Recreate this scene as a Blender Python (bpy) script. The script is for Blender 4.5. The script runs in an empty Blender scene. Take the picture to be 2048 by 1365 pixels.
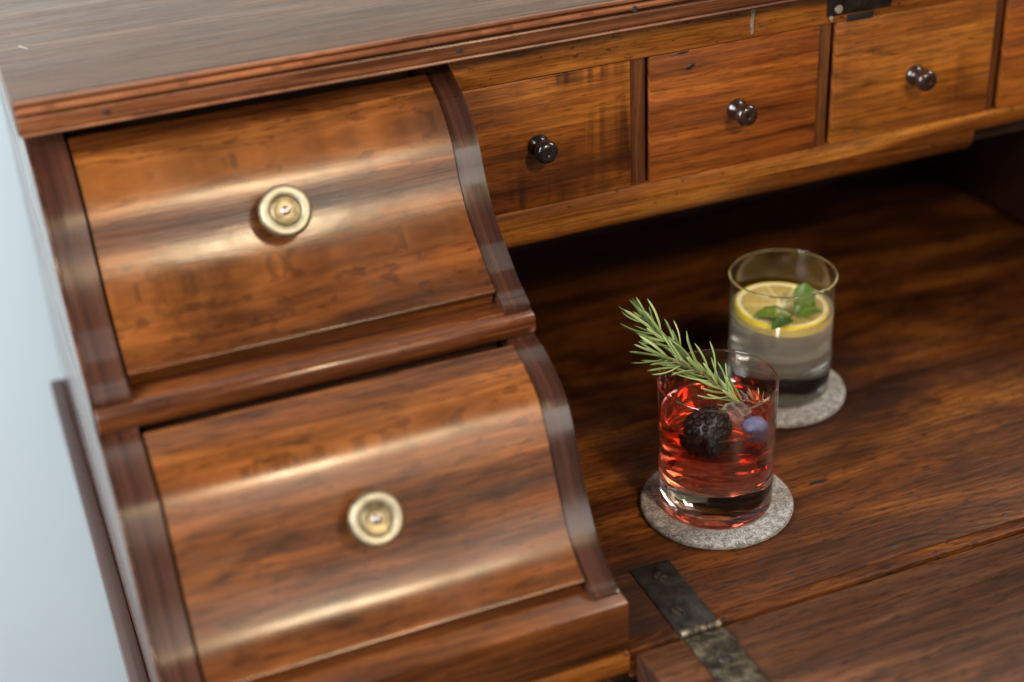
import bpy, bmesh, math, random
from mathutils import Vector, Matrix, Euler

R = math.radians
scene = bpy.context.scene
col = scene.collection
random.seed(7)

# ------------------------------------------------------------------ camera
CAM = Vector((-0.397, -0.710, 0.586))
PITCH, YAW, ROLL, FPX = R(29.57), R(20.3), R(3.12), 3041.0
fw = Vector((math.sin(YAW) * math.cos(PITCH), math.cos(YAW) * math.cos(PITCH), -math.sin(PITCH)))
rt = Vector((math.cos(YAW), -math.sin(YAW), 0))
dn = fw.cross(rt)
right = math.cos(ROLL) * rt + math.sin(ROLL) * dn
down = -math.sin(ROLL) * rt + math.cos(ROLL) * dn
cd = bpy.data.cameras.new('camera')
cam = bpy.data.objects.new('camera', cd)
col.objects.link(cam)
m = Matrix((right, -down, -fw)).transposed().to_4x4()
m.translation = CAM
cam.matrix_world = m
cd.sensor_width = 36.0
cd.lens = FPX / 2048 * 36.0
cd.clip_start, cd.clip_end = 0.02, 50
cd.dof.use_dof = True
cd.dof.focus_distance = 0.955
cd.dof.aperture_fstop = 2.5
cd.dof.aperture_blades = 9
scene.camera = cam


def pix(px, py, z):
    """point of the photograph's pixel on the horizontal plane z"""
    r = right * (px - 1024) + down * (py - 682.5) + fw * FPX
    return CAM + r * ((z - CAM.z) / r.z)


# ------------------------------------------------------------------ world and lamps
world = bpy.data.worlds.new('World')
scene.world = world
world.use_nodes = True
bg = world.node_tree.nodes['Background']
bg.inputs['Color'].default_value = (1.0, 0.94, 0.86, 1)
bg.inputs['Strength'].default_value = 0.10


def area(name, loc, target, sx, sy, power, color):
    l = bpy.data.lights.new(name, 'AREA')
    l.shape = 'RECTANGLE'
    l.size, l.size_y, l.energy, l.color = sx, sy, power, color
    o = bpy.data.objects.new(name, l)
    col.objects.link(o)
    o.location = loc
    o.rotation_euler = (Vector(target) - Vector(loc)).to_track_quat('-Z', 'Y').to_euler()
    return o


area('window_light', (0.55, -2.35, 1.25), (0.0, 0.0, 0.1), 1.5, 0.7, 11, (1.0, 0.93, 0.84))
area('hanging_lamp', (0.12, -1.60, 1.44), (-0.2, 0.0, 0.1), 0.15, 0.22, 25, (1.0, 0.76, 0.47))
area('side_window', (1.75, -0.15, 1.75), (0.05, 0.0, 0.1), 0.7, 0.7, 32, (1.0, 0.92, 0.8))
area('wall_fill', (-1.5, -0.35, 0.8), (-0.55, 0.45, -0.1), 0.8, 1.0, 51, (0.95, 0.97, 1.0))  # added fill lamp that brightens the wall beside the bureau

vs = scene.view_settings
vs.view_transform = 'Standard'
vs.look = 'None'
vs.exposure = 0.1
vs.gamma = 1.0
cy = scene.cycles
cy.use_denoising = True
cy.max_bounces = 18
cy.transmission_bounces = 16
cy.transparent_max_bounces = 16
cy.glossy_bounces = 6
cy.diffuse_bounces = 4
cy.sample_clamp_indirect = 60.0
cy.blur_glossy = 0.4


# ------------------------------------------------------------------ node helpers
class NT:
    def __init__(s, name):
        s.mat = bpy.data.materials.new(name)
        s.mat.use_nodes = True
        s.t = s.mat.node_tree
        s.t.nodes.clear()
        s.out = s.t.nodes.new('ShaderNodeOutputMaterial')

    def n(s, typ, **kw):
        nd = s.t.nodes.new(typ)
        for k, v in kw.items():
            if k in nd.inputs:
                s.set(nd.inputs[k], v)
            else:
                setattr(nd, k, v)
        return nd

    def set(s, sock, v):
        if isinstance(v, bpy.types.NodeSocket):
            s.t.links.new(v, sock)
        elif isinstance(v, (tuple, list)) and len(v) == 3 and sock.type == 'RGBA':
            sock.default_value = (*v, 1)
        else:
            sock.default_value = v

    def math(s, op, a, b=None, c=None):
        nd = s.t.nodes.new('ShaderNodeMath')
        nd.operation = op
        for i, v in enumerate((a, b, c)):
            if v is not None:
                s.set(nd.inputs[i], v)
        return nd.outputs[0]

    def xyz(s, x, y, z):
        nd = s.t.nodes.new('ShaderNodeCombineXYZ')
        for i, v in enumerate((x, y, z)):
            s.set(nd.inputs[i], v)
        return nd.outputs[0]

    def noise(s, vec, scale=1.0, detail=4.0, rough=0.55, dist=0.0):
        nd = s.t.nodes.new('ShaderNodeTexNoise')
        s.set(nd.inputs['Vector'], vec)
        nd.inputs['Scale'].default_value = scale
        nd.inputs['Detail'].default_value = detail
        nd.inputs['Roughness'].default_value = rough
        nd.inputs['Distortion'].default_value = dist
        return nd.outputs['Fac']

    def ramp(s, fac, stops):
        nd = s.t.nodes.new('ShaderNodeValToRGB')
        s.set(nd.inputs[0], fac)
        el = nd.color_ramp.elements
        while len(el) < len(stops):
            el.new(0.5)
        for e, (p, c) in zip(el, stops):
            e.position = p
            e.color = (*c, 1) if isinstance(c, tuple) else (c, c, c, 1)
        return nd.outputs[0]

    def mix(s, fac, a, b, mode='MIX'):
        nd = s.t.nodes.new('ShaderNodeMix')
        nd.data_type = 'RGBA'
        nd.blend_type = mode
        s.set(nd.inputs[0], fac)
        s.set(nd.inputs[6], a)
        s.set(nd.inputs[7], b)
        return nd.outputs[2]

    def bump(s, h, strength, dist):
        nd = s.t.nodes.new('ShaderNodeBump')
        s.set(nd.inputs['Height'], h)
        nd.inputs['Strength'].default_value = strength
        nd.inputs['Distance'].default_value = dist
        return nd.outputs[0]

    def principled(s, **kw):
        p = s.t.nodes.new('ShaderNodeBsdfPrincipled')
        for k, v in kw.items():
            s.set(p.inputs[k.replace('_', ' ')], v)
        s.t.links.new(p.outputs[0], s.out.inputs['Surface'])
        return p


def wood(name, dark, mid, light, axis='x', bands=34, along=2.6, fine=0.35, patch=0.5, patch_lo=0.58,
         rough=0.30, coat=0.35, ripple=0.0, coat_rough=0.16, rings=0.0, ring_pitch=0.0055, specks=0.0, bump=0.25, spread=1.0, wave=1.0, pores=0.42, spec=0.38, blotch=0.0):
    k = NT(name)
    tc = k.n('ShaderNodeTexCoord').outputs['Object']
    sep = k.n('ShaderNodeSeparateXYZ', Vector=tc)
    x, y, z = sep.outputs
    rnd = k.n('ShaderNodeObjectInfo').outputs['Random']
    v0 = k.math('SUBTRACT', z, y)
    if axis == 'x':
        u, v = x, v0
    elif axis == 'z':
        u, v = k.math('SUBTRACT', z, k.math('MULTIPLY', y, 0.7)), k.math('MULTIPLY_ADD', y, 0.02, x)
    else:
        u, v = y, k.math('ADD', x, z)
    u = k.math('ADD', u, k.math('MULTIPLY', rnd, 7.3))
    w = k.math('MULTIPLY', rnd, 31.0)
    P = lambda su, sv: k.xyz(k.math('MULTIPLY', u, su), k.math('MULTIPLY', v, sv), w)
    n1 = k.noise(P(along, bands), 1, 6, 0.62, 0.9)
    s = 0.17 * spread
    base = k.ramp(n1, [(0.5 - s, dark), (0.5, mid), (0.5 + s, light)])
    if rings:
        warp = k.noise(P(3.2, 6.5), 1, 2, 0.5, 0.3)
        vv = k.math('ADD', v, k.math('MULTIPLY', warp, 0.13))
        vv = k.math('ADD', vv, k.math('MULTIPLY', k.noise(P(16, 34), 1, 3, 0.6), 0.010))
        sn = k.math('SINE', k.math('MULTIPLY', vv, 2 * math.pi / ring_pitch))
        line = k.ramp(k.math('MULTIPLY_ADD', sn, 0.5, 0.5), [(0.25, 0.0), (0.75, 0.7), (0.95, 1.0)])
        mask = k.ramp(k.noise(P(2.2, 9), 1, 3), [(0.35, 0.35), (0.62, 1.0)])
        fac = k.math('MULTIPLY', k.math('MULTIPLY', line, mask), rings)
        base = k.mix(fac, base, dark)
    # dark mineral streaks
    n3 = k.noise(P(along * 4, bands * 2.2), 1, 5, 0.6, 1.4)
    base = k.mix(k.math('MULTIPLY', k.ramp(n3, [(patch_lo, 0.0), (patch_lo + 0.14, 1.0)]), patch), base,
                 tuple(c * 0.45 for c in dark))
    if ripple:
        n4 = k.noise(P(75, 7), 1, 3, 0.5, 0.6)
        msk = k.ramp(k.noise(P(9, 16), 1, 3), [(0.45, 0.0), (0.62, 1.0)])
        base = k.mix(k.math('MULTIPLY', k.math('MULTIPLY', k.ramp(n4, [(0.45, 0.0), (0.66, 1.0)]), msk), ripple), base,
                     tuple(c * 0.4 for c in dark))
    if blotch:
        nb = k.noise(P(7, 12), 1, 3, 0.55, 0.8)
        base = k.mix(k.math('MULTIPLY', k.ramp(nb, [(0.46, 0.0), (0.66, 1.0)]), blotch), base, tuple(c * 0.7 for c in dark))
    nm = k.noise(P(11, 300), 1, 4, 0.6, 0.4)
    base = k.mix(1.0, base, k.ramp(nm, [(0.34, 1 - fine * 1.3), (0.62, 1.12)]), 'MULTIPLY')
    n2 = k.noise(P(22, 800), 1, 3, 0.6)
    npo = k.noise(P(75, 640), 1, 2, 0.5, 0.2)
    base = k.mix(k.math('MULTIPLY', k.ramp(npo, [(0.57, 0.0), (0.64, 1.0)]), pores), base, tuple(c * 0.35 for c in dark))
    f2 = k.ramp(n2, [(0.32, 1 - fine), (0.6, 1.0)])
    base = k.mix(1.0, base, f2, 'MULTIPLY')
    if specks:
        n5 = k.noise(P(130, 260), 1, 3, 0.55)
        base = k.mix(k.math('MULTIPLY', k.ramp(n5, [(0.655, 0.0), (0.69, 1.0)]), specks), base, (0.012, 0.007, 0.004))
        n6 = k.noise(P(38, 110), 1, 4, 0.6)
        base = k.mix(k.math('MULTIPLY', k.ramp(n6, [(0.69, 0.0), (0.72, 1.0)]), specks), base, (0.014, 0.008, 0.005))
    nr = k.noise(P(8, 45), 1, 6, 0.7, 0.6)
    rg = k.math('ADD', k.ramp(nr, [(0.36, 0.0), (0.64, 0.24)]), rough - 0.12)
    h = k.math('MULTIPLY_ADD', k.noise(P(9, 42), 1, 3, 0.5), wave, n2)
    if rings:
        h = k.math('MULTIPLY_ADD', fac, -1.2, h)
    k.principled(Base_Color=base, Roughness=rg, Coat_Weight=coat, Coat_Roughness=coat_rough, IOR=1.5, Specular_IOR_Level=spec,
                 Normal=k.bump(h, bump, 0.0006))
    return k.mat


def plain(name, color, rough=0.5, metallic=0.0, var=0.0, scale=200.0, bump=0.0, **kw):
    k = NT(name)
    tc = k.n('ShaderNodeTexCoord').outputs['Object']
    n = k.noise(tc, scale, 4, 0.6)
    c = k.mix(k.ramp(n, [(0.3, 0.0), (0.7, 1.0)]), tuple(max(0, x * (1 - var)) for x in color),
              tuple(min(1, x * (1 + var)) for x in color))
    a = dict(Base_Color=c, Roughness=k.math('MULTIPLY_ADD', n, 0.2, rough - 0.1), Metallic=metallic)
    if bump:
        a['Normal'] = k.bump(n, bump, 0.001)
    a.update(kw)
    k.principled(**a)
    return k.mat


M = {}
M['drawer'] = wood('figured_walnut', (0.052, 0.0145, 0.0040), (0.170, 0.050, 0.010), (0.305, 0.104, 0.021), bands=42, along=2.4,
                   patch=0.75, patch_lo=0.58, rough=0.32, coat=0.30, coat_rough=0.24, spread=1.0, fine=0.38, wave=3.0, blotch=0.5)
M['small_drawer'] = wood('drawer_mahogany', (0.10, 0.022, 0.0035), (0.27, 0.070, 0.0085), (0.43, 0.132, 0.018), bands=30,
                         along=2.5, patch=0.6, rough=0.42, coat=0.12, ripple=0.0)
M['rippled_drawer'] = wood('rippled_mahogany', (0.10, 0.024, 0.0035), (0.30, 0.090, 0.0105), (0.46, 0.160, 0.021), bands=26,
                           along=3.5, patch=0.6, rough=0.42, coat=0.12, ripple=1.0)
M['golden'] = wood('golden_teak', (0.12, 0.032, 0.0040), (0.29, 0.092, 0.0115), (0.43, 0.160, 0.023), bands=40, along=4,
                   patch=0.35, rough=0.42, coat=0.12, specks=0.8)
M['divider'] = wood('divider_wood', (0.075, 0.024, 0.008), (0.14, 0.045, 0.013), (0.21, 0.075, 0.02), axis='z', bands=60,
                    patch=0.3, rough=0.4, coat=0.15)
M['rail'] = wood('rail_mahogany', (0.055, 0.015, 0.005), (0.135, 0.040, 0.012), (0.26, 0.085, 0.026), bands=60, along=3,
                 patch=0.4, rough=0.30, coat=0.4)
M['panel'] = wood('dark_edge_wood', (0.022, 0.008, 0.005), (0.042, 0.015, 0.009), (0.068, 0.026, 0.015), axis='z', bands=60,
                  patch=0.3, rough=0.24, coat=0.5, coat_rough=0.20, fine=0.10, bump=0.05, pores=0.15)
M['side'] = wood('side_wood', (0.05, 0.02, 0.012), (0.09, 0.036, 0.02), (0.14, 0.058, 0.03), axis='y', bands=40, patch=0.3,
                 rough=0.22, coat=0.5)
M['top'] = wood('top_wood', (0.070, 0.038, 0.024), (0.110, 0.062, 0.040), (0.155, 0.092, 0.060), bands=30, along=2.5,
                patch=0.3, rough=0.42, coat=0.25, fine=0.28, coat_rough=0.3)
M['desk'] = wood('stained_pine', (0.026, 0.0062, 0.0014), (0.120, 0.0325, 0.0042), (0.275, 0.089, 0.011), bands=22, along=3.0,
                 patch=0.6, patch_lo=0.55, rough=0.50, coat=0.03, rings=0.45, specks=0.9, bump=0.5, pores=0.7, spec=0.26, blotch=0.75, fine=0.25)
M['lid'] = wood('lid_pine', (0.036, 0.012, 0.005), (0.078, 0.027, 0.010), (0.135, 0.051, 0.020), bands=24, along=3.0,
                patch=0.3, rough=0.45, coat=0.10, coat_rough=0.3, pores=0.7, spec=0.4, rings=0.25, ring_pitch=0.012, specks=0.5)
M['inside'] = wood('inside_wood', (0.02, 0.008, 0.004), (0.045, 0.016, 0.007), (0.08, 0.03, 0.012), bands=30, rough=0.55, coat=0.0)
M['brass'] = plain('aged_brass', (0.30, 0.25, 0.15), 0.46, 1.0, 0.45, 190, 0.05)
M['brass_pale'] = plain('worn_pale_brass', (0.38, 0.345, 0.25), 0.45, 0.5, 0.22, 220, 0.05)
M['steel'] = plain('screw_steel', (0.42, 0.40, 0.42), 0.35, 1.0, 0.2, 500)
M['ebony'] = plain('black_knob_wood', (0.010, 0.008, 0.008), 0.24, 0.0, 0.5, 200, 0.1, Coat_Weight=0.4)
M['plum'] = plain('dark_red_knob_wood', (0.024, 0.010, 0.008), 0.24, 0.0, 0.5, 200, 0.1, Coat_Weight=0.4)
M['iron'] = plain('black_iron', (0.024, 0.021, 0.019), 0.45, 0.5, 0.8, 110, 0.8)
M['iron_screw'] = plain('worn_iron_screw', (0.075, 0.065, 0.058), 0.42, 0.8, 0.5, 300, 0.5)
M['nail'] = plain('nail_iron', (0.05, 0.04, 0.035), 0.5, 0.6, 0.4, 400)


def patina():
    k = NT('patinated_hinge_metal')
    tc = k.n('ShaderNodeTexCoord').outputs['Object']
    n = k.noise(tc, 130, 6, 0.68, 0.8)
    c = k.ramp(n, [(0.36, (0.020, 0.016, 0.013)), (0.5, (0.085, 0.070, 0.050)), (0.66, (0.28, 0.24, 0.18))])
    k.principled(Base_Color=c, Metallic=0.75, Roughness=k.ramp(n, [(0.3, 0.6), (0.7, 0.33)]), Normal=k.bump(n, 0.7, 0.001))
    return k.mat


M['patina'] = patina()


def felt():
    k = NT('grey_wool_felt')
    tc = k.n('ShaderNodeTexCoord').outputs['Object']
    a = k.noise(tc, 190, 7, 0.72, 1.2)
    b = k.noise(tc, 1200, 3, 0.6, 0.5)
    f = k.math('MULTIPLY_ADD', b, 0.45, k.math('MULTIPLY', a, 0.62))
    c = k.ramp(f, [(0.44, (0.055, 0.055, 0.060)), (0.53, (0.20, 0.197, 0.205)), (0.61, (0.46, 0.455, 0.455))])
    k.principled(Base_Color=c, Roughness=0.95, Sheen_Weight=0.35, Normal=k.bump(f, 1.0, 0.0012))
    return k.mat


M['felt'] = felt()


def glass(name, ior=1.47, color=(1, 1, 1), rough=0.0):
    k = NT(name)
    g = k.n('ShaderNodeBsdfGlass', IOR=ior, Roughness=rough, Color=color)
    k.t.links.new(g.outputs[0], k.out.inputs['Surface'])
    return k


M['glass'] = glass('clear_glass', 1.48, (0.985, 0.99, 0.985)).mat
k = NT('thin_glass_wall')
lw_ = k.n('ShaderNodeLayerWeight', Blend=0.5)
sch = k.math('MULTIPLY_ADD', k.math('POWER', lw_.outputs['Facing'], 5.0), 0.94, 0.045)
tr_ = k.n('ShaderNodeBsdfTransparent', Color=(0.985, 0.99, 0.985))
gl_ = k.n('ShaderNodeBsdfGlossy', Roughness=0.0, Color=(1, 1, 1))
mx = k.n('ShaderNodeMixShader', Fac=sch)
k.t.links.new(tr_.outputs[0], mx.inputs[1])
k.t.links.new(gl_.outputs[0], mx.inputs[2])
k.t.links.new(mx.outputs[0], k.out.inputs['Surface'])
M['thin_glass'] = k.mat
k = glass('red_cocktail_liquid', 1.34)
va = k.n('ShaderNodeVolumeAbsorption', Color=(0.980, 0.36, 0.10), Density=50.0)
k.t.links.new(va.outputs[0], k.out.inputs['Volume'])
M['red'] = k.mat
k = NT('cloudy_lemon_water')
g = k.n('ShaderNodeBsdfGlass', IOR=1.33, Roughness=0.02, Color=(0.97, 0.97, 0.95))
t = k.n('ShaderNodeBsdfTranslucent', Color=(0.93, 0.90, 0.83))
df = k.n('ShaderNodeBsdfDiffuse', Color=(0.80, 0.77, 0.70))
m2 = k.n('ShaderNodeMixShader')
m2.inputs[0].default_value = 0.5
k.t.links.new(t.outputs[0], m2.inputs[1])
k.t.links.new(df.outputs[0], m2.inputs[2])
mx = k.n('ShaderNodeMixShader')
mx.inputs[0].default_value = 0.27
k.t.links.new(g.outputs[0], mx.inputs[1])
k.t.links.new(m2.outputs[0], mx.inputs[2])
k.t.links.new(mx.outputs[0], k.out.inputs['Surface'])
M['water'] = k.mat
k = NT('frosty_ice')
tc = k.n('ShaderNodeTexCoord').outputs['Object']
nz = k.noise(tc, 140, 4, 0.6)
g = k.n('ShaderNodeBsdfGlass', IOR=1.16, Roughness=0.06, Color=(1, 1, 1))
d = k.n('ShaderNodeBsdfTranslucent', Color=(0.92, 0.90, 0.90))
mx = k.n('ShaderNodeMixShader', Fac=k.ramp(nz, [(0.40, 0.18), (0.66, 0.75)]))
k.t.links.new(g.outputs[0], mx.inputs[1])
k.t.links.new(d.outputs[0], mx.inputs[2])
k.t.links.new(mx.outputs[0], k.out.inputs['Surface'])
M['ice'] = k.mat


def leafmat(name, a, b, scale, rough=0.5, trans=0.25):
    k = NT(name)
    tc = k.n('ShaderNodeTexCoord').outputs['Object']
    rnd = k.n('ShaderNodeObjectInfo').outputs['Random']
    n = k.math('ADD', k.math('MULTIPLY', k.noise(tc, scale, 3), 0.6), k.math('MULTIPLY', rnd, 0.45))
    c = k.ramp(n, [(0.25, a), (0.75, b)])
    p = k.principled(Base_Color=c, Roughness=rough)
    t = k.n('ShaderNodeBsdfTranslucent', Color=c)
    mx = k.n('ShaderNodeMixShader')
    mx.inputs[0].default_value = trans
    k.t.links.new(p.outputs[0], mx.inputs[1])
    k.t.links.new(t.outputs[0], mx.inputs[2])
    k.t.links.new(mx.outputs[0], k.out.inputs['Surface'])
    return k.mat


M['needle'] = leafmat('rosemary_needle', (0.085, 0.165, 0.035), (0.42, 0.54, 0.20), 120, 0.45, 0.12)
M['brown_needle'] = leafmat('browned_needle', (0.12, 0.055, 0.018), (0.26, 0.14, 0.05), 120, 0.55, 0.15)
M['stem'] = plain('rosemary_stem', (0.16, 0.12, 0.06), 0.6, 0, 0.3, 200)
M['mint'] = leafmat('mint_leaf', (0.040, 0.095, 0.012), (0.14, 0.24, 0.03), 160, 0.4, 0.3)
M['blackberry'] = plain('blackberry_skin', (0.006, 0.003, 0.005), 0.42, 0, 0.6, 300, 0.3, Specular_IOR_Level=0.14)
M['berry_core'] = plain('blackberry_core', (0.010, 0.004, 0.006), 0.5, 0, 0.3, 300)
M['blueberry'] = plain('blueberry_bloom', (0.085, 0.085, 0.165), 0.55, 0, 0.45, 160, 0.05)
M['blueberry_crown'] = plain('blueberry_crown', (0.030, 0.026, 0.045), 0.6, 0, 0.3, 300)
M['rind'] = plain('lemon_rind', (0.86, 0.64, 0.04), 0.42, 0, 0.12, 500, 0.3, Subsurface_Weight=0.0)
M['pith'] = plain('lemon_pith', (0.80, 0.74, 0.46), 0.55, 0, 0.06, 300)


def pulpmat():
    k = NT('lemon_pulp')
    tc = k.n('ShaderNodeTexCoord').outputs['Object']
    n = k.noise(tc, 420, 3, 0.5, 0.6)
    c = k.ramp(n, [(0.3, (0.60, 0.47, 0.12)), (0.7, (0.78, 0.66, 0.28))])
    p = k.principled(Base_Color=c, Roughness=0.25, Normal=k.bump(n, 0.4, 0.001))
    t = k.n('ShaderNodeBsdfTranslucent', Color=c)
    mx = k.n('ShaderNodeMixShader')
    mx.inputs[0].default_value = 0.4
    k.t.links.new(p.outputs[0], mx.inputs[1])
    k.t.links.new(t.outputs[0], mx.inputs[2])
    k.t.links.new(mx.outputs[0], k.out.inputs['Surface'])
    return k.mat


M['pulp'] = pulpmat()
k = NT('pale_blue_wall_paint')
tc = k.n('ShaderNodeTexCoord').outputs['Object']
n = k.noise(tc, 3, 4, 0.6)
nf = k.noise(tc, 300, 3)
k.principled(Base_Color=k.ramp(n, [(0.3, (0.53, 0.625, 0.655)), (0.7, (0.56, 0.65, 0.68))]), Roughness=0.6,
             Normal=k.bump(nf, 0.1, 0.001))
M['wall'] = k.mat
M['floor'] = wood('floor_boards', (0.08, 0.04, 0.02), (0.16, 0.085, 0.045), (0.22, 0.13, 0.07), rough=0.45, coat=0.1)
M['paint_mark'] = plain('dried_pale_paint', (0.27, 0.19, 0.14), 0.7, 0, 0.6, 500)


# ------------------------------------------------------------------ mesh helpers
def link(name, me, mat, parent=None, loc=None):
    o = bpy.data.objects.new(name, me)
    col.objects.link(o)
    if mat and not me.materials:
        me.materials.append(mat)
    if loc is not None:
        o.location = loc
    if parent:
        o.parent = parent
        pm = Matrix.Identity(4)
        q = parent
        while q:
            pm = Matrix.LocRotScale(q.location, q.rotation_euler, q.scale) if q.parent is None else pm
            q = q.parent
        root = parent
        while root.parent:
            root = root.parent
        if parent.parent is None:
            o.matrix_parent_inverse = Matrix.Translation(-parent.location) if parent.location.length else Matrix.Identity(4)
    return o


def finish(bm, name, mat, parent=None, smooth=35, loc=None):
    bmesh.ops.recalc_face_normals(bm, faces=bm.faces)
    me = bpy.data.meshes.new(name)
    bm.to_mesh(me)
    bm.free()
    if smooth:
        for p in me.polygons:
            p.use_smooth = True
        me.set_sharp_from_angle(angle=R(smooth))
    return link(name, me, mat, parent, loc)


def box(name, x0, x1, y0, y1, z0, z1, mat, parent=None, bev=0.001, seg=2):
    bm = bmesh.new()
    bmesh.ops.create_cube(bm, size=1)
    for v in bm.verts:
        v.co = Vector(((x0 + x1) / 2 + v.co.x * (x1 - x0), (y0 + y1) / 2 + v.co.y * (y1 - y0), (z0 + z1) / 2 + v.co.z * (z1 - z0)))
    if bev:
        bmesh.ops.bevel(bm, geom=bm.edges[:], offset=bev, segments=seg, affect='EDGES', profile=0.5)
    return finish(bm, name, mat, parent)


def prism(name, poly, x0, x1, mat, parent=None, bev=0.0, smooth=40, nx=1, wob=0.0):
    """polygon in (y, z) swept along x"""
    bm = bmesh.new()
    rings = []
    for i in range(nx + 1):
        x = x0 + (x1 - x0) * i / nx
        rings.append([bm.verts.new((x, y, z)) for y, z in poly])
    n = len(poly)
    for a, b in zip(rings, rings[1:]):
        for j in range(n):
            bm.faces.new((a[j], a[(j + 1) % n], b[(j + 1) % n], b[j]))
    caps = [bm.faces.new(rings[0]), bm.faces.new(rings[-1][::-1])]
    if bev:
        es = [e for f in caps for e in f.edges]
        bmesh.ops.bevel(bm, geom=es, offset=bev, segments=2, affect='EDGES', profile=0.5, clamp_overlap=True)
    return finish(bm, name, mat, parent, smooth)


def lathe(prof, n=40):
    """(r, z) profile turned about z"""
    bm = bmesh.new()
    rings = []
    for r, z in prof:
        if r < 1e-6:
            rings.append([bm.verts.new((0, 0, z))])
        else:
            rings.append([bm.verts.new((r * math.cos(2 * math.pi * i / n), r * math.sin(2 * math.pi * i / n), z)) for i in range(n)])
    for a, b in zip(rings, rings[1:]):
        for i in range(n):
            j = (i + 1) % n
            if len(a) == 1 and len(b) == 1:
                continue
            if len(a) == 1:
                bm.faces.new((a[0], b[i], b[j]))
            elif len(b) == 1:
                bm.faces.new((a[i], a[j], b[0]))
            else:
                bm.faces.new((a[i], a[j], b[j], b[i]))
    return bm


def spline(pts, n=6):
    P = [Vector((p[0], p[1])) for p in pts]
    P = [P[0] * 2 - P[1]] + P + [P[-1] * 2 - P[-2]]
    out = []
    for i in range(1, len(P) - 2):
        p0, p1, p2, p3 = P[i - 1:i + 3]
        for k in range(n):
            t = k / n
            q = 0.5 * ((2 * p1) + (p2 - p0) * t + (2 * p0 - 5 * p1 + 4 * p2 - p3) * t * t + (3 * p1 - p0 - 3 * p2 + p3) * t ** 3)
            out.append((q.x, q.y))
    out.append((P[-2].x, P[-2].y))
    return out


def empty(name, loc, label, cat, group=None):
    o = bpy.data.objects.new(name, None)
    col.objects.link(o)
    o.empty_display_size = 0.02
    o.location = loc
    tag(o, label, cat, group)
    return o


def tag(o, label, cat, group=None):
    o['label'] = label
    o['category'] = cat
    if group:
        o['group'] = group
    return o


def struct(o):
    o['kind'] = 'structure'
    return o


# ------------------------------------------------------------------ setting
FLOOR = -0.77
struct(box('wall', -2.2, 2.4, 0.452, 0.55, FLOOR, 1.9, M['wall'], bev=0))
struct(box('floor', -2.2, 2.4, -2.6, 0.55, FLOOR - 0.04, FLOOR - 0.001, M['floor'], bev=0))

# ------------------------------------------------------------------ bureau
BX = 0.16
bureau = empty('writing_bureau', (BX, 0.15, FLOOR), 'antique brown wooden writing bureau with curved drawers and open lid', 'bureau')
B = bureau

S_UP = spline([(0.152, 0.2775), (0.140, 0.2735), (0.113, 0.261), (0.0955, 0.243), (0.085, 0.219), (0.072, 0.2005), (0.053, 0.185),
               (0.037, 0.1735), (0.021, 0.1655)], 5)
S_LO = spline([(0.016, 0.1465), (0.009, 0.1465), (-0.006, 0.1425), (-0.026, 0.132), (-0.0375, 0.115), (-0.047, 0.094), (-0.056, 0.075),
               (-0.068, 0.0565), (-0.083, 0.0455), (-0.097, 0.0385)], 5)


def offset(poly, d):
    out = []
    for i, (y, z) in enumerate(poly):
        a = Vector(poly[max(0, i - 1)])
        b = Vector(poly[min(len(poly) - 1, i + 1)])
        t = (b - a).normalized()
        nrm = Vector((t.y, -t.x))        # outward: towards -y / +z
        if nrm.x > 0:
            nrm = -nrm
        out.append((y + nrm.x * d, z + nrm.y * d))
    return out


BACK = 0.405
PANEL = S_UP + [(0.021, 0.150)] + S_LO[1:] + [(-0.097, 0.002), (BACK, 0.002), (BACK, 0.283), (0.152, 0.283)]


def knob_brass(parent, p, nrm):
    prof_base = [(0, 0), (0.0115, 0), (0.0115, 0.0015), (0.0085, 0.003), (0.0062, 0.006), (0.0065, 0.010), (0.0105, 0.0125),
                 (0.0150, 0.0140), (0.0160, 0.0165), (0.0158, 0.0185), (0.0146, 0.0200)]
    rimp = [(0.0146, 0.0200), (0.0142, 0.0205), (0.0132, 0.0207), (0.0106, 0.0204), (0.0100, 0.0200), (0.0098, 0.0185)]
    dish = [(0.0098, 0.0185), (0.0096, 0.0184), (0.0090, 0.0190), (0.0080, 0.0198), (0.0062, 0.0194), (0.0045, 0.0190), (0.0030, 0.0190)]
    screw = [(0.0030, 0.0186), (0.0030, 0.0200), (0.0024, 0.0207), (0, 0.0210)]
    rot = Vector(nrm).to_track_quat('Z', 'Y').to_matrix().to_4x4()
    mt = Matrix.Translation(p) @ rot @ Matrix.Diagonal((0.95, 0.95, 0.97, 1))
    obs = []
    for nm, pr, ma in (('knob', prof_base, 'brass'), ('knob_rim', rimp, 'brass_pale'), ('knob_dish', dish, 'brass'), ('knob_screw', screw, 'steel')):
        bm = lathe(pr, 40)
        for v in bm.verts:
            v.co = mt @ v.co
        obs.append(finish(bm, nm, M[ma], parent, 50))
    return obs


def knob_small(parent, p, mat):
    pr = [(0, 0), (0.0068, 0), (0.0074, 0.0012), (0.0070, 0.0030), (0.0052, 0.0044), (0.0040, 0.0065), (0.0042, 0.0090), (0.0062, 0.0110),
          (0.0076, 0.0135), (0.0077, 0.0160), (0.0066, 0.0182), (0.0045, 0.0192), (0.0020, 0.0193), (0.0012, 0.0185), (0, 0.0185)]
    bm = lathe(pr, 32)
    mt = Matrix.Translation(p) @ Vector((0, -1, 0)).to_track_quat('Z', 'Y').to_matrix().to_4x4()
    for v in bm.verts:
        v.co.z *= 0.94
        v.co = mt @ v.co
    return finish(bm, 'knob', M[mat], parent, 60)


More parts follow.
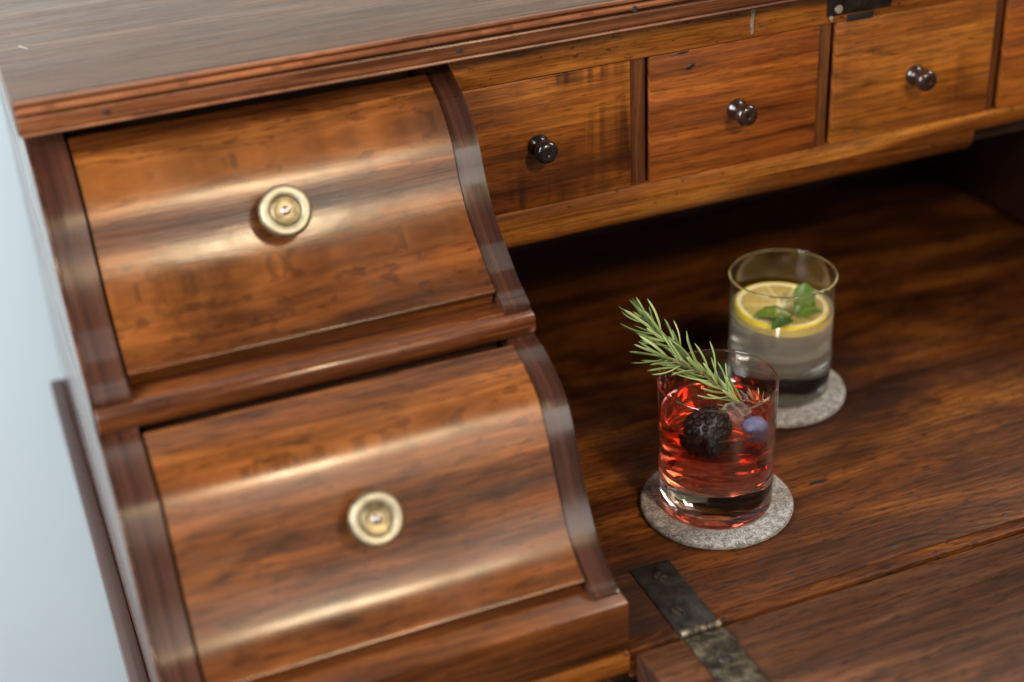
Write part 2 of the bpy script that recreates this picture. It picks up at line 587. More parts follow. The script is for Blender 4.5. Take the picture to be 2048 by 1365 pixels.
def drawer_front(sect, x0, x1, name, thick=0.012, proud=0.0022):
    o = offset(sect, proud)
    i = offset(sect, -thick)
    # round the lower lip
    a = Vector(o[-1])
    b = Vector(i[-1])
    lip = [(a.x - 0.0004, a.y - 0.0006), (a.x - 0.0002, a.y - 0.0022), (a.x + 0.0006, a.y - 0.0029), (a.x + 0.0030, a.y - 0.0030)]
    poly = o + lip + i[::-1]
    bm = bmesh.new()
    nx = 24
    rings = []
    for q in range(nx + 1):
        x = x0 + (x1 - x0) * q / nx
        rings.append([bm.verts.new((x, y, z)) for y, z in poly])
    n = len(poly)
    for a, b in zip(rings, rings[1:]):
        for j in range(n):
            bm.faces.new((a[j], a[(j + 1) % n], b[(j + 1) % n], b[j]))
    bm.faces.new(rings[0])
    bm.faces.new(rings[-1][::-1])
    # hand-planed unevenness
    for v in bm.verts:
        v.co.y += 0.00025 * math.sin(v.co.x * 31 + v.co.z * 55)
    return finish(bm, name, M['drawer'], B, 40)


def unit(dx):
    # uprights with the curved front edge
    outer = prism('side_panel', PANEL, -0.366 + dx, -0.347 + dx, M['panel'], B, bev=0.0008)
    prism('side_panel', PANEL, -0.130 + dx, -0.114 + dx, M['panel'], B, bev=0.0008)
    up = [p for p in S_UP if p[1] > 0.1705]
    lo = [p for p in S_LO[5:] if p[1] > 0.0425]
    d1 = drawer_front(up[6:], -0.3452 + dx, -0.1312 + dx, 'curved_drawer')
    knob_brass(d1, Vector((-0.2405 + dx, 0.0835, 0.2235)), (0, -0.84, 0.54))
    d2 = drawer_front(lo, -0.3452 + dx, -0.1312 + dx, 'curved_drawer')
    knob_brass(d2, Vector((-0.2405 + dx, -0.0495, 0.0985)), (0, -0.86, 0.51))
    # rounded nosing between the two drawers
    nose = [(0.08, 0.1625), (0.026, 0.1625), (0.019, 0.1618), (0.0158, 0.1600), (0.0148, 0.1570), (0.0155, 0.1515), (0.0175, 0.1480), (0.021, 0.1472), (0.08, 0.1472)]
    prism('rail', nose, -0.3672 + dx, -0.1132 + dx, M['rail'], B, bev=0.0008)
    # plinth below the lower drawer
    pl = [(0.02, 0.0368), (-0.1035, 0.0368), (-0.1052, 0.0355), (-0.1056, 0.0325), (-0.1056, 0.0028), (-0.1046, 0.0010), (0.02, 0.0010)]
    prism('plinth', pl, -0.3672 + dx, -0.1125 + dx, M['golden_red'], B, bev=0.0008)
    pl2 = [(0.0, -0.0005), (-0.1052, -0.0005), (-0.1060, -0.0015), (-0.1060, -0.0130), (-0.1035, -0.0172), (-0.097, -0.0190), (0.0, -0.0190)]
    prism('plinth', pl2, -0.3672 + dx, -0.1120 + dx, M['golden'], B, bev=0.0008)
    # dark fill boxes added behind the drawer fronts to block light
    box('fill_box', -0.342 + dx, -0.133 + dx, 0.165, BACK, 0.166, 0.268, M['inside'], B, 0)
    box('fill_box', -0.342 + dx, -0.133 + dx, 0.03, BACK, 0.04, 0.142, M['inside'], B, 0)


M['golden_red'] = wood('plinth_wood', (0.08, 0.022, 0.005), (0.19, 0.058, 0.012), (0.30, 0.105, 0.022), bands=30, along=4, patch=0.45,
                       rough=0.38, coat=0.2, specks=0.4)
unit(0.0)
unit(0.80)

# outer carcass sides, down to the floor, with the waist moulding on the left one
for x0, x1 in ((-0.3685, -0.3664), (0.6862, 0.6885)):
    side_poly = [(y + 0.0015, z) for y, z in S_UP] + [(0.0225, 0.150)] + [(y + 0.0015, z) for y, z in S_LO[1:]] + \
                [(-0.0955, 0.002), (-0.0955, FLOOR), (0.425, FLOOR), (0.425, 0.2835), (0.152, 0.2835)]
    prism('carcass_side', side_poly, x0, x1, M['side'], B)
for x0, x1 in ((-0.3800, -0.3686), (0.6886, 0.70)):
    wm = [(-0.115, -0.034), (0.422, -0.034), (0.4235, -0.0355), (0.4235, -0.060), (-0.115, -0.060)]
    bmo = prism('waist_moulding', wm, x0, x1, M['panel'], B, bev=0.002)
box('carcass_front', -0.366, 0.686, -0.085, -0.065, FLOOR, -0.020, M['inside'], B)
box('carcass_back', -0.366, 0.686, 0.4052, 0.425, FLOOR, 0.283, M['inside'], B, 0)

# top board and its moulding
MY = 0.0
box('top_board', -0.3715, 0.6915, 0.122, 0.440, 0.2840, 0.3046, M['top'], B, 0.0006)
mold = [(0.1214, 0.3040), (0.1175, 0.3042), (0.1165, 0.3036), (0.1165, 0.3026), (0.1195, 0.3022), (0.1195, 0.3014), (0.1160, 0.3010),
        (0.1146, 0.2998), (0.1146, 0.2984), (0.1160, 0.2972), (0.1190, 0.2968), (0.1190, 0.2958), (0.1165, 0.2954), (0.1160, 0.2945),
        (0.1172, 0.2872), (0.1190, 0.2866), (0.1172, 0.2860), (0.1168, 0.2850), (0.1176, 0.2840), (0.1214, 0.2836)]
M['moulding'] = wood('moulding_wood', (0.10, 0.030, 0.011), (0.215, 0.074, 0.028), (0.32, 0.125, 0.050), bands=60, along=3, patch=0.3, rough=0.40, coat=0.2)
mo = prism('moulding', mold, -0.3705, 0.6905, M['moulding'], B, bev=0.0006, smooth=30)
for nx_, nz_ in ((-0.3235, 0.2915), (-0.1150, 0.2915), (0.0, 0.2985), (0.11, 0.2915)):
    bm = lathe([(0, 0), (0.0021, 0), (0.0019, 0.0004), (0, 0.0006)], 14)
    mt = Matrix.Translation((nx_, 0.1166 if nz_ < 0.295 else 0.1147, nz_)) @ Vector((0, -1, 0.1)).to_track_quat('Z', 'Y').to_matrix().to_4x4()
    for v in bm.verts:
        v.co = mt @ v.co
    finish(bm, 'nail', M['nail'], mo)

# frieze with the lock
fr = box('frieze', -0.1138, 0.4338, 0.133, 0.150, 0.2592, 0.2834, M['golden'], B, 0.0006)
lk = box('lock_plate', 0.150, 0.200, 0.1316, 0.1329, 0.2640, 0.2833, M['iron'], B, 0.0005)
box('lock_slot', 0.166, 0.186, 0.1312, 0.1325, 0.2588, 0.2632, plain('slot_black', (0.004, 0.004, 0.004), 0.8), B, 0.0003)
for sx, sz, sr in ((0.1585, 0.2685, 0.0030), (0.1935, 0.2735, 0.0022), (0.1530, 0.2630, 0.0016)):
    bm = lathe([(0, 0), (sr, 0), (sr * 0.9, 0.0008), (0, 0.0012)], 18)
    mt = Matrix.Translation((sx, 0.1317, sz)) @ Vector((0, -1, 0)).to_track_quat('Z', 'Y').to_matrix().to_4x4()
    for v in bm.verts:
        v.co = mt @ v.co
    finish(bm, 'lock_screw', M['brass_pale'], lk)
bm = bmesh.new()
drip = [(-0.0012, 0.0), (-0.0006, -0.009), (-0.0016, -0.014), (-0.0005, -0.0215), (0.0012, -0.021), (0.0009, -0.013), (0.0018, -0.008), (0.0022, 0.0)]
fr0 = [bm.verts.new((0.0935 + a, 0.1326, 0.2830 + b)) for a, b in drip]
fr1 = [bm.verts.new((0.0935 + a, 0.1331, 0.2830 + b)) for a, b in drip]
bm.faces.new(fr0)
for i in range(len(drip)):
    bm.faces.new((fr0[i], fr0[(i + 1) % 8], fr1[(i + 1) % 8], fr1[i]))
finish(bm, 'paint_mark', M['paint_mark'], fr, 0)

# row of small drawers
spec = [(-0.1132, 0.0058, 'rippled_drawer', 'ebony', (-0.0600, 0.2140)), (0.0198, 0.1462, 'small_drawer', 'plum', (0.0838, 0.2118)),
        (0.1592, 0.2890, 'rippled_drawer2', 'plum', (0.2246, 0.2108)), (0.3000, 0.4330, 'small_drawer', 'ebony', (0.366, 0.2108))]
M['rippled_drawer2'] = wood('amber_mahogany', (0.11, 0.028, 0.0040), (0.30, 0.092, 0.0110), (0.46, 0.160, 0.022), bands=18, along=3.0, patch=0.7,
                            rough=0.42, coat=0.12, ripple=0.35)
for x0, x1, ma, km, (kx, kz) in spec:
    d = box('small_drawer', x0, x1, 0.1335, 0.150, 0.1712, 0.2586, M[ma], B, 0.0007)
    knob_small(d, Vector((kx, 0.1336, kz)), km)
for x0, x1 in ((0.0064, 0.0170), (0.1470, 0.1556), (0.2898, 0.2958)):
    box('divider', x0, x1, 0.1352, 0.400, 0.1712, 0.2588, M['divider'], B, 0.0006)
box('drawer_rail', -0.1138, 0.4338, 0.1330, 0.150, 0.1582, 0.1708, M['golden'], B, 0.0010)
prism('apron', [(0.150, 0.1580), (0.1345, 0.1580), (0.1345, 0.1530), (0.1355, 0.1480), (0.1385, 0.1435), (0.1430, 0.1405), (0.1500, 0.1388), (0.1600, 0.1380), (0.1600, 0.1415), (0.150, 0.1415)], -0.1138, 0.2820, M['golden'], B, bev=0.0004, smooth=60)
box('apron', 0.2900, 0.4338, 0.1500, 0.160, 0.1500, 0.1578, M['inside'], B, 0.0010)
box('shelf', -0.1138, 0.4338, 0.1505, BACK, 0.1420, 0.1700, M['inside'], B, 0)
box('drawer_back', -0.1138, 0.4338, 0.165, 0.175, 0.1705, 0.2835, M['inside'], B, 0)

# writing surface, its front strip and the open lid
box('desk_board', -0.1125, 0.4338, -0.0955, BACK, -0.020, 0.0, M['desk'], B, 0.0004)
box('desk_edging', -0.1118, 0.4338, -0.1050, -0.0958, -0.020, -0.0001, M['desk'], B, 0.0007)
bm = bmesh.new()
lp = [(-0.1090, -0.1079), (-0.1020, -0.1900), (-0.1020, -0.4600), (0.4300, -0.4600), (0.4300, -0.1085)]
lo_ = [bm.verts.new((a, b, -0.021)) for a, b in lp]
hi_ = [bm.verts.new((a, b, -0.0006)) for a, b in lp]
bm.faces.new(lo_)
bm.faces.new(hi_)
for q in range(5):
    bm.faces.new((lo_[q], lo_[(q + 1) % 5], hi_[(q + 1) % 5], hi_[q]))
bmesh.ops.recalc_face_normals(bm, faces=bm.faces)
bmesh.ops.bevel(bm, geom=bm.edges[:], offset=0.0006, segments=2, affect='EDGES', profile=0.5)
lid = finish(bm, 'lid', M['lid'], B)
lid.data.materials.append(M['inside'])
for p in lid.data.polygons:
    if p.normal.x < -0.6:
        p.material_index = 1      # end face in the darker wood, standing in for its shade
box('lid_support', -0.1110, -0.0965, -0.40, -0.0650, -0.095, -0.0425, M['inside'], B)
box('lid_support', 0.410, 0.425, -0.40, -0.0650, -0.095, -0.0425, M['inside'], B)


def hinge():
    x0, x1 = -0.0805, -0.0540
    bm = bmesh.new()
    base = box('hinge', x0, x1, -0.1030, -0.0392, -0.0005, 0.0011, M['iron'], B, 0.0005)
    leaf = box('hinge_leaf', x0 + 0.0015, x1 + 0.0010, -0.2300, -0.1095, -0.0006, 0.0010, M['patina'], base, 0.0005)
    for a, b in ((x0 + 0.0005, x0 + 0.0080), (x0 + 0.0085, x1 - 0.0095), (x1 - 0.0088, x1 - 0.0004)):
        bmk = lathe([(0, 0), (0.0025, 0), (0.0029, 0.0004), (0.0029, b - a - 0.0004), (0.0025, b - a), (0, b - a)], 18)
        mt = Matrix.Translation((a, -0.1062, 0.0014)) @ Vector((1, 0, 0)).to_track_quat('Z', 'Y').to_matrix().to_4x4()
        for v in bmk.verts:
            v.co = mt @ v.co
        finish(bmk, 'hinge_knuckle', M['patina'], base)
    for sx, sy, ma, turn in ((-0.0665, -0.053, 'iron_screw', 0.5), (-0.0715, -0.086, 'iron_screw', 1.9), (-0.066, -0.133, 'iron_screw', 2.6), (-0.061, -0.170, 'iron_screw', 0.2)):
        bms = bmesh.new()
        for side in (-1, 1):
            arc = [(0.0040 * math.cos(a), side * (0.0005 + 0.0036 * math.sin(a))) for a in [math.pi * q / 10 for q in range(11)]]
            lo2 = [bms.verts.new((a * math.cos(turn) - b * math.sin(turn), a * math.sin(turn) + b * math.cos(turn), 0.0)) for a, b in arc]
            hi2 = [bms.verts.new((v.co.x * 0.9, v.co.y * 0.9, 0.0009)) for v in lo2]
            bms.faces.new(hi2)
            for q in range(11):
                bms.faces.new((lo2[q], lo2[(q + 1) % 11], hi2[(q + 1) % 11], hi2[q]))
        for v in bms.verts:
            v.co += Vector((sx, sy, 0.0009))
        finish(bms, 'hinge_screw', M[ma], base, 30)


hinge()

# ------------------------------------------------------------------ coasters
def coaster(cx, cy_, label, seed):
    rng = random.Random(seed)
    bm = bmesh.new()
    n = 120
    prof = [(0.0, 0.0002), (0.0470, 0.0002), (0.0488, 0.0010), (0.0492, 0.0026), (0.0489, 0.0042), (0.0478, 0.0050), (0.0455, 0.0051), (0.030, 0.0051), (0.0, 0.0051)]
    rings = []
    for r, z in prof:
        if r == 0:
            rings.append([bm.verts.new((0, 0, z))])
            continue
        row = []
        for i in range(n):
            a = 2 * math.pi * i / n
            rr = r + (rng.uniform(-1, 1) * 0.00022 + 0.0003 * math.sin(3 * a + seed) if r > 0.046 else 0)
            row.append(bm.verts.new((rr * math.cos(a), rr * math.sin(a), z + (rng.uniform(-1, 1) * 0.00012 if z > 0.004 else 0))))
        rings.append(row)
    for a, b in zip(rings, rings[1:]):
        for i in range(n):
            j = (i + 1) % n
            if len(a) == 1:
                bm.faces.new((a[0], b[j], b[i]))
            elif len(b) == 1:
                bm.faces.new((a[i], a[j], b[0]))
            else:
                bm.faces.new((a[i], a[j], b[j], b[i]))
    o = finish(bm, 'coaster', M['felt'], None, 80, (cx, cy_, 0.0))
    tag(o, label, 'coaster', 'round felt coasters on the desk')
    # loose wool fibres standing off the felt
    fb = bmesh.new()
    for q in range(1500):
        if rng.random() < 0.5:
            a = rng.uniform(0, 2 * math.pi)
            r = 0.0488
            p = Vector((r * math.cos(a), r * math.sin(a), rng.uniform(0.001, 0.0048)))
            d = Vector((math.cos(a), math.sin(a), rng.uniform(-0.5, 0.7)))
        else:
            a = rng.uniform(0, 2 * math.pi)
            r = 0.0485 * math.sqrt(rng.uniform(0.3, 1))
            p = Vector((r * math.cos(a), r * math.sin(a), 0.0049))
            d = Vector((rng.uniform(-1, 1), rng.uniform(-1, 1), 0.35))
        d = (d + Vector((rng.uniform(-.7, .7), rng.uniform(-.7, .7), 0))).normalized()
        L = rng.uniform(0.0005, 0.0014)
        s = d.cross(Vector((rng.uniform(-1, 1), rng.uniform(-1, 1), rng.uniform(-1, 1)))).normalized() * 0.00005
        k2 = Vector((rng.uniform(-1, 1), rng.uniform(-1, 1), rng.uniform(-.3, .6))) * L * 0.3
        v = [fb.verts.new(p - s), fb.verts.new(p + s), fb.verts.new(p + d * L * .6 + k2 + s), fb.verts.new(p + d * L * .6 + k2 - s)]
        fb.faces.new(v)
        fb.faces.new((v[3], v[2], fb.verts.new(p + d * L)))
    me = bpy.data.meshes.new('felt_fibres')
    fb.to_mesh(me)
    fb.free()
    f = bpy.data.objects.new('felt_fibres', me)
    col.objects.link(f)
    me.materials.append(M['felt'])
    f.parent = o
    f['kind'] = 'stuff'
    return o


GX2, GY2 = 0.109, 0.106
coaster(0.0, -0.001, 'round grey felt coaster under the red cocktail', 3)
coaster(GX2 - 0.004, GY2 - 0.004, 'round grey felt coaster under the lemon water', 8)

# ------------------------------------------------------------------ tumblers
def support(prof, gap=0.0007, long=0.0035):
    out = [prof[0]]
    for a, b in zip(prof, prof[1:]):
        va, vb = Vector(a), Vector(b)
        L = (vb - va).length
        if L > long:
            for t in (gap / L, 2.5 * gap / L, 1 - 2.5 * gap / L, 1 - gap / L):
                q = va.lerp(vb, t)
                out.append((q.x, q.y))
        out.append(b)
    return out


RO, RI, GH = 0.0374, 0.0362, 0.0905


def tumbler(cx, cy_, label):
    prof = [(0, 0.0034), (0.010, 0.0031), (0.020, 0.0023), (0.0285, 0.0012), (0.0325, 0.0), (0.0345, 0.0003), (0.0357, 0.0015), (0.0362, 0.0035), (0.0364, 0.010), (0.0368, 0.040),
            (RO, GH - 0.0012), (RO - 0.0002, GH - 0.0004), (RO - 0.0008, GH), (RI + 0.0002, GH - 0.0003), (RI, GH - 0.0012),
            (RI - 0.0004, 0.050), (RI - 0.0008, 0.031), (RI - 0.0016, 0.0272), (RI - 0.0040, 0.0250), (RI - 0.0085, 0.0240), (0.016, 0.0234), (0.006, 0.0231),
            (0.0022, 0.0236), (0, 0.0240)]
    o = finish(lathe(support(prof), 128), 'tumbler', M['glass'], None, 60, (cx, cy_, 0.0048))
    o.data.materials.append(M['thin_glass'])
    for p in o.data.polygons:
        if 0.0285 < p.center.z < GH - 0.0013:
            p.material_index = 1
    tag(o, label, 'glass', 'heavy based tumblers')
    return o


def liquid(cx, cy_, level, mat, name, label):
    e = 0.00025
    prof = [(0, 0.0240 - e), (0.0022, 0.0236 - e), (0.006, 0.0231 - e), (0.016, 0.0234 - e), (RI - 0.0085, 0.0240 - e), (RI - 0.0040 + e, 0.0250 - e),
            (RI - 0.0016 + e, 0.0272), (RI - 0.0008 + e, 0.031), (RI - 0.0004 + e, 0.050), (RI - 0.0003 + e, level + 0.0009), (RI - 0.0010, level + 0.0004),
            (RI - 0.0024, level), (0, level)]
    o = finish(lathe(support(prof), 128), name, M[mat], None, 60, (cx, cy_, 0.0048))
    tag(o, label, 'drink')
    return o


tumbler(0, 0, 'clear tumbler holding the red cocktail and rosemary')
tumbler(GX2, GY2, 'clear tumbler holding cloudy water and lemon')
liquid(0, 0, 0.0665, 'red', 'cocktail', 'clear red cocktail in the tumbler with rosemary')
liquid(GX2, GY2, 0.0625, 'water', 'lemon_water', 'cloudy pale lemon water filling the other tumbler')
LV1, LV2 = 0.0048 + 0.0665, 0.0048 + 0.0625

# ------------------------------------------------------------------ ice
def ice(c, size, rot, label):
    bm = bmesh.new()
    bmesh.ops.create_cube(bm, size=size)
    bmesh.ops.bevel(bm, geom=bm.edges[:], offset=size * 0.2, segments=3, affect='EDGES')
    bmesh.ops.subdivide_edges(bm, edges=bm.edges[:], cuts=1)
    rng = random.Random(int(size * 1e5))
    for v in bm.verts:
        v.co *= 1 + rng.uniform(-0.03, 0.03)
    o = finish(bm, 'ice_cube', M['ice'], None, 80, c)
    o.rotation_euler = rot
    tag(o, label, 'ice', 'ice in the red cocktail')


ice((0.0095, -0.0060, LV1 - 0.0035), 0.0170, (0.4, 0.3, 0.5), 'frosty ice cube floating between blackberry and blueberry')

# ------------------------------------------------------------------ blackberry and blueberry
bc = pix(1414, 862, 0.0675)
bb = empty('blackberry', bc, 'dark blackberry floating in the red cocktail', 'blackberry')
bm = bmesh.new()
bmesh.ops.create_uvsphere(bm, u_segments=20, v_segments=12, radius=0.0112)
core = finish(bm, 'core', M['berry_core'], None, 60)
core.parent = bb
bm = bmesh.new()
bmesh.ops.create_icosphere(bm, subdivisions=2, radius=0.0026)
dm = bpy.data.meshes.new('drupelet')
bm.to_mesh(dm)
bm.free()
for p in dm.polygons:
    p.use_smooth = True
dm.materials.append(M['blackberry'])
N = 78
for i in range(N):
    zz = 1 - 2 * (i + 0.5) / N
    a = i * 2.399963
    r = math.sqrt(1 - zz * zz)
    d = Vector((r * math.cos(a), r * math.sin(a), zz))
    o = bpy.data.objects.new('drupelet', dm)
    col.objects.link(o)
    o.location = d * random.uniform(0.0106, 0.0124)
    s = random.uniform(0.72, 1.15)
    o.scale = (s, s, s)
    o.parent = bb
bb.scale = (1.12, 1.12, 1.2)
bb.rotation_euler = (0.5, 0.3, 0)

bm = bmesh.new()
bmesh.ops.create_uvsphere(bm, u_segments=32, v_segments=20, radius=0.0082)
for v in bm.verts:
    v.co.z *= 0.92
    rr = math.hypot(v.co.x, v.co.y)
    if v.co.z > 0 and rr < 0.0026:
        v.co.z -= 0.0011
bl = finish(bm, 'blueberry', M['blueberry'], None, 60, pix(1511, 858, 0.0690))
tag(bl, 'dusty blue blueberry floating in the red cocktail', 'blueberry')
bl.rotation_euler = (1.5, 0.2, -0.5)
bm = bmesh.new()
for i in range(5):
    a = 2 * math.pi * i / 5
    p = [Vector((0.0026 * math.cos(a + t), 0.0026 * math.sin(a + t), 0.0058)) for t in (-0.5, 0.5)]
    t = Vector((0.0036 * math.cos(a), 0.0036 * math.sin(a), 0.0073))
    q = [v * 0.86 for v in p]
    vs_ = [bm.verts.new(v) for v in p + [t] + q]
    bm.faces.new((vs_[0], vs_[1], vs_[2]))
    bm.faces.new((vs_[3], vs_[4], vs_[2]))
    bm.faces.new((vs_[0], vs_[1], vs_[4], vs_[3]))
    bm.faces.new((vs_[0], vs_[3], vs_[2]))
    bm.faces.new((vs_[1], vs_[4], vs_[2]))
cr = finish(bm, 'crown', M['blueberry_crown'], None, 0)
cr.parent = bl

# ------------------------------------------------------------------ rosemary
def needle_mesh(name, mat, L=1.0, w=0.050, bend=0.06):
    bm = bmesh.new()
    rows = []
    seg = 7
    for i in range(seg + 1):
        t = i / seg
        ww = w * (0.45 + 0.55 * min(1, t * 4)) * (1 - max(0, (t - 0.82) / 0.18) ** 1.6 * 0.75)
        zc = bend * math.sin(t * math.pi * 0.9) * 1.0
        ring = []
        for (cx_, cz_) in ((-1, 0.10), (-0.55, 0.42), (0.0, 0.30), (0.55, 0.42), (1, 0.10), (0.5, -0.35), (-0.5, -0.35)):
            ring.append(bm.verts.new((cx_ * ww, t * L, zc + cz_ * ww)))
        rows.append(ring)
    n = 7
    for a, b in zip(rows, rows[1:]):
        for j in range(n):
            bm.faces.new((a[j], a[(j + 1) % n], b[(j + 1) % n], b[j]))
    bm.faces.new(rows[0])
    bm.faces.new(rows[-1][::-1])
    bmesh.ops.recalc_face_normals(bm, faces=bm.faces)
    me = bpy.data.meshes.new(name)
    bm.to_mesh(me)
    bm.free()
    for p in me.polygons:
        p.use_smooth = True
    me.materials.append(mat)
    return me


NM = [needle_mesh('needle', M['needle'], bend=b) for b in (0.05, 0.09, -0.03)]
NB = needle_mesh('brown_needle', M['brown_needle'])
rb = pix(1496, 822, 0.066)
ros = empty('rosemary_sprig', rb, 'green rosemary sprig leaning out of the red cocktail', 'herb')
rinv = Matrix.Translation(-ros.location)


def tube(pts, radii, n=8):
    bm = bmesh.new()
    rings = []
    for i, p in enumerate(pts):
        t = (pts[min(i + 1, len(pts) - 1)] - pts[max(i - 1, 0)]).normalized()
        s = t.cross(Vector((0, 0, 1))).normalized()
        u = s.cross(t)
        rings.append([bm.verts.new(p + (s * math.cos(2 * math.pi * k / n) + u * math.sin(2 * math.pi * k / n)) * radii[i]) for k in range(n)])
    for a, b in zip(rings, rings[1:]):
        for j in range(n):
            bm.faces.new((a[j], a[(j + 1) % n], b[(j + 1) % n], b[j]))
    bm.faces.new(rings[0])
    bm.faces.new(rings[-1][::-1])
    return bm


def sample(pts, t):
    f = t * (len(pts) - 1)
    i = min(int(f), len(pts) - 2)
    return pts[i].lerp(pts[i + 1], f - i), (pts[i + 1] - pts[i]).normalized()


def branch(ctrl, count, lmin, lmax, rng, t0=0.0, tip=True, brown=0.0):
    raw = [pix(*c) for c in ctrl]
    pts = []
    for i in range(len(raw) - 1):
        for k in range(4):
            pts.append(raw[i].lerp(raw[i + 1], k / 4))
    pts.append(raw[-1])
    rad = [0.0013 * (1 - 0.55 * i / len(pts)) for i in range(len(pts))]
    st = finish(tube(pts, rad), 'stem', M['stem'], None, 60)
    st.parent = ros
    st.matrix_parent_inverse = rinv
    ang = rng.uniform(0, 6)
    for i in range(count):
        t = t0 + (1 - t0) * ((i + 0.5) / count)
        p, d = sample(pts, t)
        ang += 2.399963 if i % 2 else math.pi + rng.uniform(-0.3, 0.3)
        s = d.cross(Vector((0, 0, 1))).normalized()
        u = s.cross(d)
        out = s * math.cos(ang) + u * math.sin(ang)
        spread_ = rng.uniform(0.38, 0.72) * (1.0 - 0.5 * max(0, t - 0.7) / 0.3)
        nd = (d * math.cos(spread_) + out * math.sin(spread_)).normalized()
        L = rng.uniform(lmin, lmax) * (1 - 0.25 * max(0, t - 0.8) / 0.2)
        me = NB if rng.random() < brown * (1 - t) ** 2 else rng.choice(NM)
        o = bpy.data.objects.new('needle', me)
        col.objects.link(o)
        xax = nd.cross(out).normalized()
        zax = xax.cross(nd)
        # upper side of the leaf turns towards the stem's axis
        mt = Matrix((xax, nd, zax)).transposed().to_4x4()
        mt = mt @ Matrix.Diagonal((L * rng.uniform(0.85, 1.15), L, L, 1))
        mt.translation = p + out * 0.0006
        o.parent = ros
        o.matrix_parent_inverse = rinv
        o.matrix_basis = mt


rng = random.Random(21)
branch([(1500, 826, 0.063), (1448, 783, 0.079), (1392, 735, 0.0935), (1330, 680, 0.1065), (1282, 634, 0.1160)], 54, 0.0185, 0.0265, rng, 0.03)
branch([(1405, 747, 0.0905), (1362, 728, 0.0985), (1312, 708, 0.1035)], 20, 0.0180, 0.0245, rng, 0.12)
branch([(1528, 838, 0.060), (1516, 812, 0.067), (1512, 800, 0.071)], 14, 0.007, 0.012, rng, 0.05, brown=3.0)

# ------------------------------------------------------------------ lemon slice
lz = LV2 + 0.0002
ls = empty('lemon_slice', (GX2, GY2, lz), 'round lemon slice floating flat on the cloudy water', 'lemon')
RL = 0.0326
lm = []


def child(o, p):
    o.parent = p
    return o


bm = lathe([(RL - 0.0011, -0.0052), (RL - 0.0002, -0.0048), (RL + 0.0006, 0.0), (RL - 0.0002, 0.0026), (RL - 0.0011, 0.0028), (RL - 0.0011, -0.0052)], 72)
child(finish(bm, 'rind', M['rind'], None, 50), ls)
bm = lathe([(0.0, -0.0050), (RL - 0.0013, -0.0050), (RL - 0.0013, 0.0026), (RL - 0.0036, 0.0026), (RL - 0.0040, 0.0016), (0.0032, 0.0016), (0.0026, 0.0026), (0, 0.0026)], 72)
child(finish(bm, 'pith', M['pith'], None, 40), ls)
for i in range(9):
    a0 = 2 * math.pi * i / 9 + 0.035 + 0.3
    a1 = 2 * math.pi * (i + 1) / 9 - 0.035 + 0.3
    bm = bmesh.new()
    low, hi = [], []
    ring = [(0.0042, (a0 + a1) / 2)] + [(RL - 0.0046, a0 + (a1 - a0) * q / 6) for q in range(7)]
    for r, a in ring:
        low.append(bm.verts.new((r * math.cos(a), r * math.sin(a), 0.0012)))
        hi.append(bm.verts.new((r * math.cos(a), r * math.sin(a), 0.0026)))
    cm = bm.verts.new(((RL * 0.55) * math.cos((a0 + a1) / 2), (RL * 0.55) * math.sin((a0 + a1) / 2), 0.0033))
    for q in range(len(ring)):
        w_ = (q + 1) % len(ring)
        bm.faces.new((low[q], low[w_], hi[w_], hi[q]))
        bm.faces.new((hi[q], hi[w_], cm))
    child(finish(bm, 'segment', M['pulp'], None, 70), ls)
ls.rotation_euler = (R(3.5), R(1.5), 0.4)

# ------------------------------------------------------------------ mint
mn = empty('mint_sprig', (GX2 - 0.004, GY2 - 0.020, LV2 + 0.0038), 'green mint leaves lying on the lemon slice', 'herb')


def mint_leaf(L, w, loc, rot, fold):
    bm = bmesh.new()
    rows = []
    n = 16
    for i in range(n + 1):
        t = i / n
        ww = w * (math.sin(math.pi * min(1, t * 0.97 + 0.03)) ** 0.75) * (1 - 0.22 * t)
        ser = 1 + (0.10 if i % 2 else -0.05)
        row = []
        for s in (-1, -0.55, 0, 0.55, 1):
            k2 = ww * (ser if abs(s) == 1 else 1)
            z = abs(s) * ww * fold - (0.02 if s == 0 else 0) * L + 0.10 * L * math.sin(t * 3.0) + 0.012 * L * math.sin(t * 26 + s * 4)
            row.append(bm.verts.new((s * k2, t * L, z)))
        rows.append(row)
    for a, b in zip(rows, rows[1:]):
        for j in range(4):
            bm.faces.new((a[j], a[j + 1], b[j + 1], b[j]))
    o = finish(bm, 'leaf', M['mint'], None, 80)
    sm = o.modifiers.new('thickness', 'SOLIDIFY')
    sm.thickness = 0.00035
    o.parent = mn
    o.location = loc
    o.rotation_euler = rot


mint_leaf(0.027, 0.0072, (0, 0, 0.0), (R(4), R(-10), R(72)), 0.35)
mint_leaf(0.027, 0.0082, (0.004, -0.002, 0.0), (R(2), R(12), R(-48)), 0.30)
mint_leaf(0.021, 0.0085, (0.010, 0.004, 0.0015), (R(34), R(14), R(-30)), 0.25)
mint_leaf(0.022, 0.0065, (-0.002, -0.003, -0.0005), (R(2), R(-6), R(112)), 0.25)
mint_leaf(0.018, 0.0065, (0.003, -0.003, 0.001), (R(2), R(8), R(-98)), 0.3)

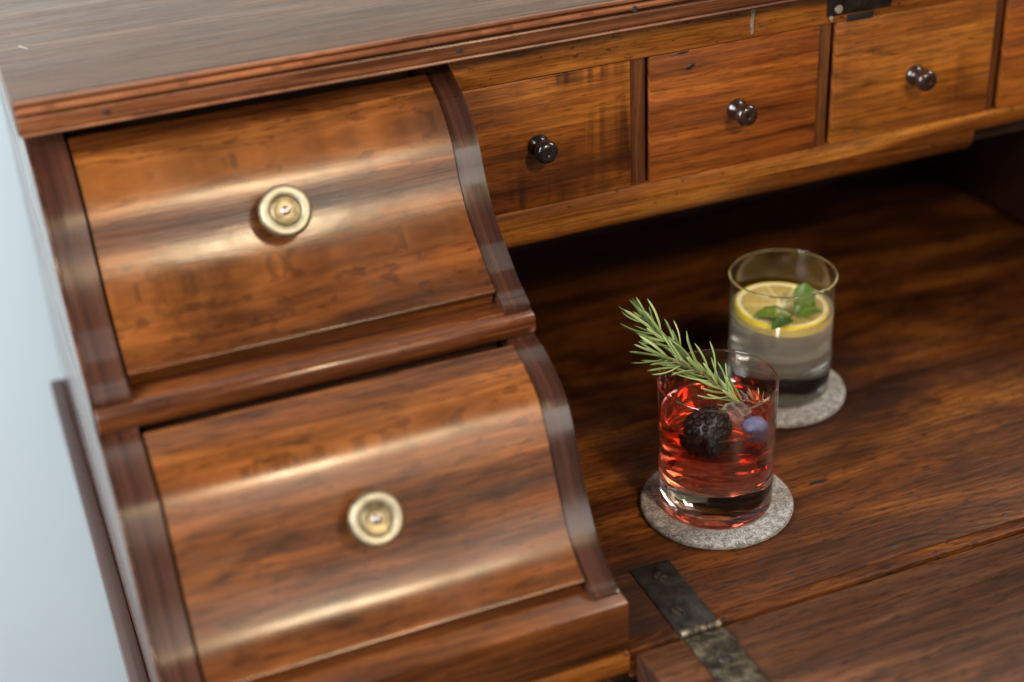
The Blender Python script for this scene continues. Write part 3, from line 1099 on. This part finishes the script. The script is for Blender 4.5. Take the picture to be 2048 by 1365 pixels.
# ------------------------------------------------------------------ small marks of use
def blot(name, outline, mat, parent, plane, c, h):
    bm = bmesh.new()
    cx_, cy2, cz_ = c
    f = (lambda a, b, d: (cx_ + a, cy2 - d, cz_ + b)) if plane == 'xz' else (lambda a, b, d: (cx_ + a, cy2 + b, cz_ + d))
    lo3 = [bm.verts.new(f(a, b, 0)) for a, b in outline]
    hi3 = [bm.verts.new(f(a * 0.8, b * 0.8, h)) for a, b in outline]
    bm.faces.new(hi3)
    nn = len(outline)
    for q in range(nn):
        bm.faces.new((lo3[q], lo3[(q + 1) % nn], hi3[(q + 1) % nn], hi3[q]))
    return finish(bm, name, mat, parent, 60)


dark_mark = plain('old_wax_stain', (0.012, 0.008, 0.007), 0.5)
chip = plain('pale_wood_chip', (0.22, 0.18, 0.15), 0.7)
sd = [o for o in bpy.data.objects if o.name == 'small_drawer.001'][0]
blot('stain', [(-0.004, -0.001), (-0.001, -0.0022), (0.002, 0.0), (0.0038, 0.0018), (0.0015, 0.0022), (-0.0025, 0.001)], dark_mark, sd, 'xz', (0.049, 0.1335, 0.2470), 0.0003)
blot('stain', [(-0.007, -0.0012), (0.0, -0.0008), (0.006, 0.0), (0.0065, 0.0008), (0.0, 0.0007), (-0.006, 0.0)], dark_mark, sd, 'xz', (0.0415, 0.1335, 0.2574), 0.0003)
tb = bpy.data.objects['top_board']
pt = pix(48, 96, 0.3046)
blot('wood_chip', [(-0.0024, 0.0065), (-0.0032, 0.0040), (-0.001, 0.0), (0.002, -0.0042), (0.0026, -0.0034), (-0.0002, 0.0012)], chip, tb, 'xy', tuple(pt), 0.0006)
db = bpy.data.objects['desk_board']
for px_, py_, sc_ in ((1635, 965, 1.5), (1378, 1150, 0.5), (1582, 1148, 0.7), (1785, 1092, 0.9), (1520, 1128, 0.5), (2010, 1030, 0.7)):
    pq = pix(px_, py_, 0.0)
    rr = random.Random(px_)
    blot('worm_mark', [(sc_ * 0.006 * math.cos(a) * rr.uniform(.6, 1.1), sc_ * 0.0017 * math.sin(a) * rr.uniform(.6, 1.1)) for a in [2 * math.pi * q / 10 for q in range(10)]],
         dark_mark, db, 'xy', (pq.x, pq.y, 0.0), 0.00015)
